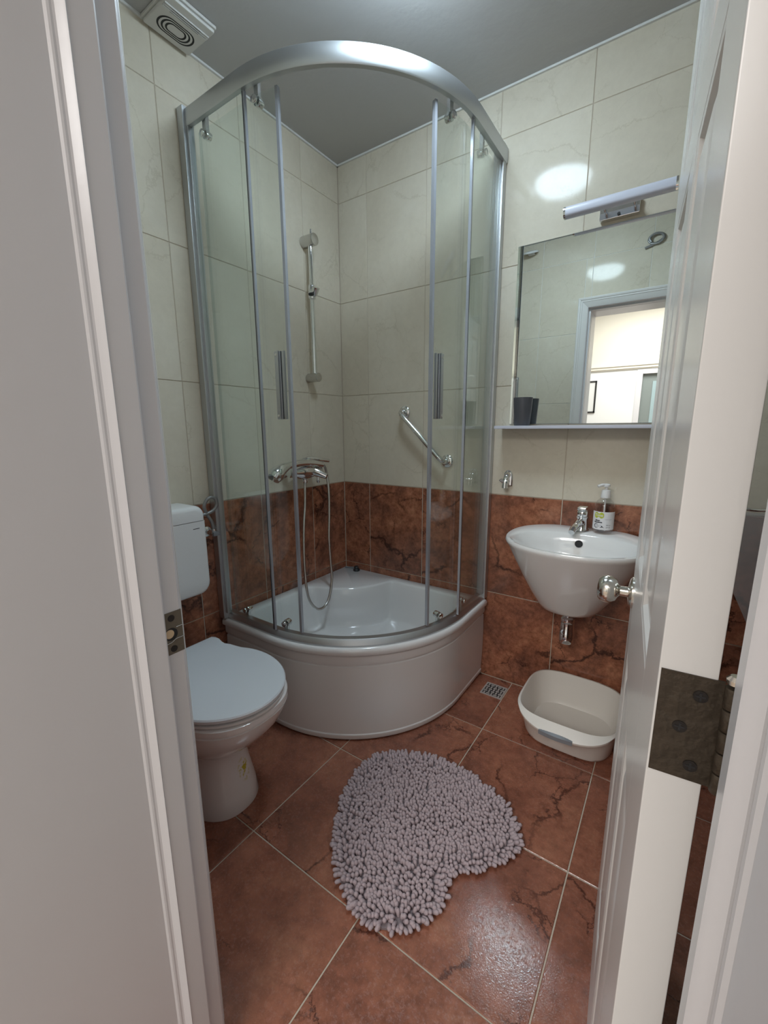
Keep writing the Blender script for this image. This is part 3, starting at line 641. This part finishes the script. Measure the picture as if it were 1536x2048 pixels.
# ------------------------------------------------------------------ soap bottle
BX, BY, BZ, BR = 1.284, -0.056, 0.7665, 0.0345
sb = thing('soap_bottle', (BX, BY, BZ), 'clear hand soap bottle with white pump on the basin ledge', 'bottle')
obj('bottle', MB().lathe([(0, 0), (0.030, 0), (0.0335, 0.004), (BR, 0.008), (BR, 0.092), (0.033, 0.104), (0.026, 0.118), (0.017, 0.128), (0.0125, 0.132), (0.0125, 0.140)], (BX, BY, BZ), n=32), 'clear', sb)
obj('pump_collar', MB().lathe([(0.0165, 0), (0.017, 0.003), (0.0155, 0.018), (0.0145, 0.028), (0.008, 0.030)], (BX, BY, BZ+0.130)), 'plastic', sb)
obj('pump_head', MB().lathe([(0.005, 0), (0.005, 0.012), (0.012, 0.013), (0.0125, 0.020), (0.009, 0.023), (0, 0.0235)], (BX, BY, BZ+0.158)).tube([(BX, BY, BZ+0.177), (BX-0.014, BY-0.012, BZ+0.177), (BX-0.026, BY-0.020, BZ+0.172)], 0.0052, 10), 'plastic', sb)
obj('dip_tube', MB().tube([(BX, BY, BZ+0.01), (BX, BY, BZ+0.13)], 0.003, 8), 'plastic', sb)
A0 = math.atan2(-1.7638-BY, 1.4786-BX)        # the label faces the doorway
def wrap(pts, r, a_c, z_c): return [(BX+r*math.cos(a_c+u/BR), BY+r*math.sin(a_c+u/BR), z_c+v) for u, v in pts]
lb = MB(); nL = 24; hw = 0.0485
lb.loft([[*wrap([(-hw+2*hw*k/nL, -0.033)], BR+0.0003, A0, BZ+0.049), *wrap([(-hw+2*hw*k/nL, 0.033)], BR+0.0003, A0, BZ+0.049), *wrap([(-hw+2*hw*k/nL, 0.033)], BR+0.0007, A0, BZ+0.049), *wrap([(-hw+2*hw*k/nL, -0.033)], BR+0.0007, A0, BZ+0.049)] for k in range(nL+1)])
lab = obj('label', lb, 'label', sb, sm=60)
def flat(pts2, r, uc, zc, name, m):
    """fan of a flat printed shape wrapped on the bottle"""
    mb = MB(); mb.loft([wrap([(uc+u*f, v*f) for u, v in pts2], r, A0, zc) for f in (0.02, 0.25, 0.5, 0.75, 1.0)], cap0=True, cap1=False)
    return obj(name, mb, m, lab, sm=0)
flat(rrect(0.034, 0.022, 0.009, 5), BR+0.0010, -0.016, BZ+0.069, 'printed_oval', 'lime')
def text(body, size, uc, zc, m, r=BR+0.0014, name='lettering', parent=None, fn=None, bold=0.0):
    cu = bpy.data.curves.new('t', 'FONT'); cu.body = body; cu.size = size; cu.align_x = 'CENTER'; cu.align_y = 'CENTER'; cu.offset = bold
    to = bpy.data.objects.new('t', cu); COL.objects.link(to); bpy.context.view_layer.update()
    me = bpy.data.meshes.new_from_object(to.evaluated_get(bpy.context.evaluated_depsgraph_get())); bpy.data.objects.remove(to)
    mb = MB(); mb.add((fn or (lambda p: wrap([(uc+p[0], p[1])], r, A0, zc)[0]))(v.co) for v in me.vertices) if False else mb.add([(fn or (lambda p: wrap([(uc+p[0], p[1])], r, A0, zc)[0]))(v.co) for v in me.vertices], [tuple(p.vertices) for p in me.polygons])
    return obj(name, mb, m, parent or lab, sm=0)
text('Time', 0.0135, -0.016, BZ+0.069, 'label', bold=0.0002)
text('Savon', 0.0068, -0.019, BZ+0.050, 'ink', bold=0.0004)
text('Macadamia', 0.0062, -0.017, BZ+0.0435, 'ink', bold=0.0004)
text('HAND SOAP', 0.0042, 0.016, BZ+0.055, 'inkgrey')
text('500 ml', 0.0055, 0.017, BZ+0.034, 'ink'); text('pH 5.5', 0.0055, 0.017, BZ+0.026, 'ink')
for uc, r_, m in ((-0.023, 0.0085, 'ink'), (-0.0215, 0.0068, 'label'), (-0.0215, 0.0045, 'inkgrey'), (-0.0215, 0.0032, 'label'), (-0.009, 0.0045, 'inkgrey'), (-0.009, 0.0035, 'label')):
    flat([(r_*math.cos(2*PI*k/16), r_*math.sin(2*PI*k/16)) for k in range(16)], BR+0.0010+0.00025*(10-r_*1000)/2, uc, BZ+0.030, 'printed_nut', m)
flat([(-0.006, -0.003), (0.0, -0.001), (0.008, -0.003), (0.002, 0.001), (0.0, 0.005), (-0.002, 0.001)], BR+0.0018, -0.003, BZ+0.027, 'printed_leaf', 'ink')
# ------------------------------------------------------------------ plastic basin on the floor
NQ = 64
def srect(cx, cy, a, b, z, e=3.6, tilt=None):
    out = []
    for k in range(NQ):
        t = 2*PI*k/NQ; c, s = math.cos(t), math.sin(t)
        x = a*abs(c)**(2/e)*(1 if c > 0 else -1); y = b*abs(s)**(2/e)*(1 if s > 0 else -1)
        out.append((cx+x, cy+y, z if tilt is None else z+tilt(x, y)))
    return out
wbn = thing('plastic_basin', (1.25, -0.18, 0), 'cream plastic basin with grey handle grip on the floor', 'basin')
cxb, cyb = 1.252, -0.200
def lip(r, dy, dz):
    """the front lip flares outwards and down towards its middle"""
    out = []
    for x, y, z in r:
        g = max(0, 1-((x-cxb)/0.155)**2)**0.8 if y < cyb-0.09 else 0
        out.append((x, y-dy*g, z-dz*g))
    return out
rg = [srect(cxb, cyb+0.02, 0.128, 0.126, 0.002), srect(cxb, cyb+0.02, 0.145, 0.141, 0.006), srect(cxb, cyb+0.02, 0.152, 0.147, 0.02), srect(cxb, cyb+0.009, 0.164, 0.163, 0.10),
      lip(srect(cxb, cyb+0.003, 0.170, 0.172, 0.130), -0.002, 0.026), lip(srect(cxb, cyb, 0.174, 0.182, 0.133), 0.012, 0.030), lip(srect(cxb, cyb, 0.175, 0.183, 0.140), 0.013, 0.030), lip(srect(cxb, cyb, 0.173, 0.181, 0.1425), 0.011, 0.028),
      srect(cxb, cyb+0.004, 0.168, 0.170, 0.1425), srect(cxb, cyb+0.006, 0.165, 0.166, 0.137), srect(cxb, cyb+0.018, 0.147, 0.143, 0.03), srect(cxb, cyb+0.018, 0.137, 0.133, 0.012), srect(cxb, cyb+0.01, 0.09, 0.09, 0.009), srect(cxb, cyb+0.01, 0.01, 0.01, 0.008)]
obj('tub', MB().loft(rg), 'basin', wbn, sm=50)
gp = []
for k in range(13):
    u = -0.055+0.11*k/12; g = max(0, 1-(u/0.155)**2)**0.8; h = 0.013*(1-(u/0.056)**2)+0.001; y0 = cyb-0.1832-0.013*g; zc = 0.141-0.030*g
    gp.append([(cxb-0.012+u, y0+0.004+0.010*h/0.014, zc+0.0005+0.7*h), (cxb-0.012+u, y0-0.003, zc+0.002), (cxb-0.012+u, y0-0.003, zc-0.012), (cxb-0.012+u, y0+0.008, zc-0.012)])
obj('grip', MB().loft(gp), 'greyplastic', wbn, sm=30)
# ------------------------------------------------------------------ floor drain
dr = thing('floor_drain', (0.925, -0.1, 0), 'square steel floor drain grate beside the shower tray', 'drain')
dc = (0.922, -0.101)
mb = MB()
for b in ((-0.047, 0.047, -0.047, -0.040), (-0.047, 0.047, 0.040, 0.047), (-0.047, -0.040, -0.040, 0.040), (0.040, 0.047, -0.040, 0.040)): mb.box(dc[0]+b[0], dc[0]+b[1], dc[1]+b[2], dc[1]+b[3], -0.001, 0.0025)
obj('frame', mb, 'grate', dr, sm=0)
obj('well', MB().box(dc[0]-0.040, dc[0]+0.040, dc[1]-0.040, dc[1]+0.040, -0.002, 0.0004), 'dark', dr, sm=0)
mb = MB()
for i in range(5):
    for j in range(5):
        x, y = dc[0]-0.032+i*0.016, dc[1]-0.032+j*0.016
        if (i+j) % 2: mb.box(x-0.0075, x+0.0075, y-0.0035, y+0.0035, 0.0004, 0.0022)
        else: mb.box(x-0.0035, x+0.0035, y-0.0075, y+0.0075, 0.0004, 0.0022)
obj('grate', mb, 'grate', dr, sm=0)
# ------------------------------------------------------------------ heart shaped rug
RUG = [(0.729, -0.678), (0.789, -0.638), (0.872, -0.604), (0.953, -0.591), (1.039, -0.598), (1.118, -0.622), (1.181, -0.651), (1.226, -0.7), (1.245, -0.744), (1.242, -0.780), (1.217, -0.825), (1.186, -0.869), (1.146, -0.902), (1.119, -0.935), (1.118, -0.963), (1.128, -1.0), (1.123, -1.049), (1.104, -1.093), (1.073, -1.125), (1.033, -1.146), (0.979, -1.157), (0.932, -1.147), (0.887, -1.122), (0.841, -1.085), (0.79, -1.035), (0.748, -0.967), (0.712, -0.881), (0.694, -0.794), (0.70, -0.73)]
rug = thing('bath_rug', (0.95, -0.87, 0), 'mauve grey heart shaped chenille bath rug on the tiles', 'rug')
cr_ = Vector((0.95, -0.86)); inner = [cr_+(Vector(p)-cr_)*0.955 for p in RUG]
mb = MB(); n = len(inner)
mb.loft([[(p.x, p.y, z) for p in inner] for z in (0.0008, 0.007)])
obj('backing', mb, 'rugback', rug, sm=0)
def inside(p, poly):
    r = False; j = len(poly)-1
    for i in range(len(poly)):
        a, b = poly[i], poly[j]
        if (a[1] > p[1]) != (b[1] > p[1]) and p[0] < (b[0]-a[0])*(p[1]-a[1])/(b[1]-a[1])+a[0]: r = not r
        j = i
    return r
def edist(p, poly):
    best = (9, None)
    for i in range(len(poly)):
        a, b = Vector(poly[i-1]), Vector(poly[i]); ab = b-a; t = max(0, min(1, (p-a).dot(ab)/ab.length_squared)); q = a+ab*t
        d = (p-q).length
        if d < best[0]: best = (d, q)
    return best
pile = MB(); rnd = random.Random(3); sp_ = 0.0104; row = 0; y = -1.165
NS = 6
while y < -0.585:
    x = 0.685 + (sp_/2 if row % 2 else 0)
    while x < 1.255:
        p = Vector((x+rnd.uniform(-.003, .003), y+rnd.uniform(-.003, .003)))
        if inside(p, inner):
            d, q = edist(p, inner); outw = (q-p).normalized() if d > 1e-5 else Vector((1, 0))
            k = max(0, 1-d/0.035)
            flow = Vector((math.sin(p.x*23+p.y*11), math.cos(p.x*17-p.y*29)))*0.25
            lean = outw*(1.3*k) + flow*(1-k) + Vector((rnd.uniform(-.4, .4), rnd.uniform(-.4, .4)))
            t = Vector((lean.x, lean.y, 0.9 - 0.45*k)).normalized(); L = rnd.uniform(0.012, 0.018) + 0.005*k; R = rnd.uniform(0.0050, 0.0061)
            e1 = t.cross(Vector((0.3, 0.9, 0.1))).normalized(); e2 = t.cross(e1); o_ = Vector((p.x, p.y, 0.007))
            rr = [(R*0.75, 0), (R, L*0.35), (R, L*0.75), (R*0.72, L*0.93), (R*0.2, L)]
            pile.loft([[o_+t*h+(e1*math.cos(2*PI*m/NS)+e2*math.sin(2*PI*m/NS))*r for m in range(NS)] for r, h in rr], cap0=False)
        x += sp_
    y += sp_*0.87; row += 1
pm = bpy.data.meshes.new('pile'); pm.from_pydata(pile.v, [], pile.f); pm.update()
tag(obj('pile', pm, 'dustymat', rug, sm=80), kind='stuff')
# ------------------------------------------------------------------ toilet
to = thing('toilet', (0.35, -1.105, 0), 'white floor standing toilet with closed lid beside the shower', 'toilet')
YC = -1.108; NT = 56
def tring(xb, xf, hw, z, e=2.4, yc=YC):
    out = []
    for k in range(NT):
        t = 2*PI*k/NT; c, s = math.cos(t), math.sin(t)
        cx = xb+(xf-xb)*0.52
        ax = (xf-cx) if c > 0 else (cx-xb)
        ee = e if c > 0 else 3.6
        out.append((cx+ax*abs(c)**(2/ee)*(1 if c > 0 else -1), yc+hw*abs(s)**(2/ee)*(1 if s > 0 else -1), z))
    return out
bowl = [tring(0.13, 0.503, 0.112, 0.001), tring(0.13, 0.505, 0.113, 0.006), tring(0.13, 0.497, 0.108, 0.05), tring(0.13, 0.480, 0.100, 0.11), tring(0.13, 0.468, 0.095, 0.16), tring(0.12, 0.468, 0.096, 0.19),
        tring(0.11, 0.485, 0.108, 0.213), tring(0.12, 0.525, 0.132, 0.235), tring(0.13, 0.572, 0.154, 0.27), tring(0.15, 0.606, 0.166, 0.31), tring(0.165, 0.624, 0.171, 0.345), tring(0.170, 0.630, 0.172, 0.362),
        tring(0.170, 0.627, 0.169, 0.364), tring(0.170, 0.627, 0.169, 0.368), tring(0.170, 0.631, 0.172, 0.370), tring(0.170, 0.631, 0.172, 0.384), tring(0.170, 0.624, 0.165, 0.388), tring(0.25, 0.5, 0.05, 0.388)]
obj('bowl', MB().loft(bowl), 'toilet', to, sm=50)
obj('neck', MB().box(0.004, 0.26, YC-0.085, YC+0.085, 0.10, 0.372, 0.02), 'toilet', to)
def lidring(g, z, tab=True):
    """D shape with a narrower square tab towards the wall"""
    pts = []; a, b = 0.208-g, 0.178-g; cx = 0.422
    for k in range(41):
        t = -PI*0.66 + 2*PI*0.66*k/40
        pts.append((cx+a*1.03*math.cos(t)*(1.0 if math.cos(t) > 0 else 0.95), YC+b*math.sin(t), z))
    x_, y_ = pts[-1][0], pts[-1][1]-YC
    tail = [(0.275, 0.148), (0.255, 0.141), (0.235, 0.143), (0.21, 0.150), (0.185, 0.150), (0.172, 0.143)]
    tail = [(x+ (g if i > 3 else 0), w-g) for i, (x, w) in enumerate(tail)]
    return pts + [(x, YC+w, z) for x, w in tail] + [(x, YC-w, z) for x, w in reversed(tail)]
obj('seat', MB().loft([lidring(0.008, 0.3885), lidring(0.003, 0.391), lidring(0.002, 0.398), lidring(0.010, 0.4005)]), 'plastic', to, sm=40)
obj('lid', MB().loft([lidring(0.010, 0.403), lidring(0.001, 0.406), lidring(0.0, 0.414), lidring(0.003, 0.418), lidring(0.012, 0.420)]), 'lid', to, sm=40)
obj('hinge_bar', MB().cyl((0.180, YC-0.12, 0.395), (0.180, YC+0.12, 0.395), 0.008, 12), 'plastic', to)
obj('flush_pipe', MB().cyl((0.06, -1.11, 0.37), (0.06, -1.11, 0.564), 0.02, 18), 'plastic', to)
tk = thing('toilet_cistern', (0.07, -1.11, 0.56), 'white plastic wall mounted cistern above the toilet', 'cistern')
TY0, TY1 = -1.296, -0.922
def tkring(x, z0, z1, g, r): return [(x, (TY0+TY1)/2+a, (z0+z1)/2+b) for a, b in rrect(TY1-TY0-2*g, z1-z0-2*g, r, 6)]
body = [tkring(0.004, 0.568, 0.832, 0, 0.035), tkring(0.110, 0.568, 0.832, 0, 0.035), tkring(0.122, 0.568, 0.832, 0.003, 0.033), tkring(0.127, 0.568, 0.832, 0.012, 0.026)]
for rgx in body:       # square top corners where the cover sits
    pass
mb = MB()
def tkprof(x, g):
    y0, y1, z0, z1, r = TY0+g, TY1-g, 0.566+g, 0.8325, 0.04
    out = [(x, y1, z1), (x, y0, z1)]
    for k in range(7): a = PI+PI/2*k/6; out.append((x, y0+r+r*math.cos(a), z0+r+r*math.sin(a)))
    for k in range(7): a = 1.5*PI+PI/2*k/6; out.append((x, y1-r+r*math.cos(a), z0+r+r*math.sin(a)))
    return out
obj('tank', MB().loft([tkprof(0.004, 0), tkprof(0.118, 0), tkprof(0.127, 0.003), tkprof(0.130, 0.009)]), 'plastic', tk, sm=50)
def cvprof(x, g):
    y0, y1, z0, z1, r = TY0+g, TY1-g, 0.8345, 0.886-g, 0.03
    out = [(x, y0, z0), (x, y1, z0)]
    for k in range(6): a = PI/2*k/5; out.append((x, y1-r+r*math.cos(a), z1-r+r*math.sin(a)))
    for k in range(6): a = PI/2+PI/2*k/5; out.append((x, y0+r+r*math.cos(a), z1-r+r*math.sin(a)))
    return out
obj('cover', MB().loft([cvprof(0.004, 0), cvprof(0.112, 0), cvprof(0.123, 0.003), cvprof(0.129, 0.008), cvprof(0.131, 0.015)]), 'plastic', tk, sm=50)
obj('logo_mark', MB().box(0.1300, 0.1306, -0.972, -0.948, 0.8075, 0.8095), 'ink', tk, sm=0)
obj('flush_button', MB().box(0.03, 0.075, -1.14, -1.08, 0.884, 0.890, 0.003), 'plastic', tk)
vh = thing('water_supply_hose', (0.04, -0.86, 0.74), 'grey braided hose looping from wall valve to the cistern', 'hose')
loop = [(0.055, -0.845, 0.772), (0.056, -0.852, 0.805), (0.058, -0.872, 0.84), (0.062, -0.880, 0.872), (0.066, -0.862, 0.898), (0.068, -0.838, 0.893), (0.066, -0.832, 0.866), (0.062, -0.850, 0.846), (0.058, -0.880, 0.838), (0.055, -0.920, 0.838)]
obj('hose', MB().tube(spline(loop, 6), 0.0062, 10), 'flex', vh)
obj('valve', MB().cyl((0.001, -0.845, 0.758), (0.06, -0.845, 0.758), 0.010, 14, 0.002).cyl((0.055, -0.845, 0.748), (0.055, -0.845, 0.776), 0.009, 12).lathe([(0.022, 0), (0.02, 0.006), (0.011, 0.009)], (0.001, -0.845, 0.758), (1, 0, 0)), 'chrome', vh)
obj('valve_handle', MB().box(0.062, 0.074, -0.858, -0.832, 0.750, 0.766, 0.003), 'greyplastic', vh)
# ------------------------------------------------------------------ extractor fan on the ceiling
fn = thing('extractor_fan', (0.085, -0.835, H-0.03), 'square aged white extractor fan on the ceiling above left wall', 'extractor fan')
fx, fy = 0.083, -0.835
obj('housing', MB().box(fx-0.076, fx+0.076, fy-0.078, fy+0.078, H-0.010, H-0.001, 0.002), 'fanplastic', fn)
obj('cover', MB().box(fx-0.072, fx+0.072, fy-0.074, fy+0.074, H-0.021, H-0.0105, 0.004), 'fanplastic', fn)
for k in range(3):
    r = 0.050-0.011*k
    q = rrect(2*r*0.62, 2*r*1.12, r*0.60, 8); z = H-0.0215
    outq = [(fx-0.020+a, fy+b, z) for a, b in q]; iq = [(fx-0.020+a*(1-0.005/r), fy+b*(1-0.005/r), z) for a, b in q]
    n = len(q); mb = MB(); mb.loft([[(x, y, z+0.001) for x, y, z in outq], outq, iq, [(x, y, z+0.001) for x, y, z in iq]], cap0=False, cap1=False)
    obj('grille_ring', mb, 'dark', fn, sm=0)
for k in range(3):
    x = fx+0.030+0.007*k
    obj('slat', MB().box(x, x+0.0035, fy-0.070, fy+0.070, H-0.024, H-0.021, 0.0008), 'plastic', fn)
    obj('slot', MB().box(x-0.0035, x, fy-0.045, fy+0.045, H-0.0217, H-0.0205), 'dark', fn, sm=0)
# ------------------------------------------------------------------ bathroom ceiling lamp
lp = thing('ceiling_lamp', (0.87, -0.70, H), 'round opal ceiling lamp giving cold white light', 'ceiling lamp')
obj('base', MB().lathe([(0.135, 0), (0.135, 0.018), (0.128, 0.020)], (0.87, -0.70, H-0.0005), (0, 0, -1), 40), 'plastic', lp)
obj('lamp_glass', MB().lathe([(0.127, 0.0185), (0.130, 0.026), (0.124, 0.042), (0.108, 0.058), (0.080, 0.071), (0.045, 0.078), (0, 0.080)], (0.87, -0.70, H), (0, 0, -1), 40), 'lampglass', lp)
# ------------------------------------------------------------------ small things seen in the mirror or through the door gap
tag(obj('vent_cap', MB().lathe([(0.050, 0), (0.052, 0.004), (0.046, 0.012), (0.02, 0.016), (0, 0.0165)], (0.52, -D+0.03, 2.315), (0, 0.35, 0.94), 28).box(0.50, 0.54, -D+0.001, -D+0.03, 2.31, 2.32, 0.002), 'plastic'), 'oval pale cap high on the door wall reflected in mirror', 'vent cap')
coil = [(1.250+0.042*math.cos(a)*(1-0.02*a), -D+0.008+0.0016*a, 2.245+0.030*math.sin(a)*(1-0.02*a)) for a in [k*PI/12 for k in range(40)]]
coil = [(1.195, -D+0.008, 2.205), (1.225, -D+0.010, 2.212), (1.262, -D+0.012, 2.225)] + coil
tag(obj('cable_coil', MB().tube(coil, 0.0065, 8), 'flex'), 'coiled grey cable on the door wall above the doorway', 'cable')
th = thing('towel_rail', (1.70, 0, 0.89), 'small chrome towel holder behind the open door', 'towel holder')
obj('bar', MB().tube(spline([(1.655, -0.001, 0.905), (1.655, -0.035, 0.903), (1.67, -0.05, 0.896), (1.70, -0.054, 0.893), (1.73, -0.05, 0.896), (1.745, -0.035, 0.903), (1.745, -0.001, 0.905)], 5), 0.005, 10), 'chrome', th)
for x in (1.655, 1.745): obj('flange', MB().lathe([(0.014, 0.001), (0.013, 0.006), (0.006, 0.009)], (x, 0, 0.905), (0, -1, 0), 16), 'chrome', th)
tw = [(1.66, 0.885), (1.742, 0.885), (1.745, 0.48), (1.66, 0.66)]
tag(obj('plastic_bag', MB().loft([[(x, y+0.003*math.sin(x*90), z) for x, z in tw] for y in (-0.054, -0.058)]), 'bag', sm=0), 'cloudy plastic bag hanging from the chrome holder behind the open door', 'bag')
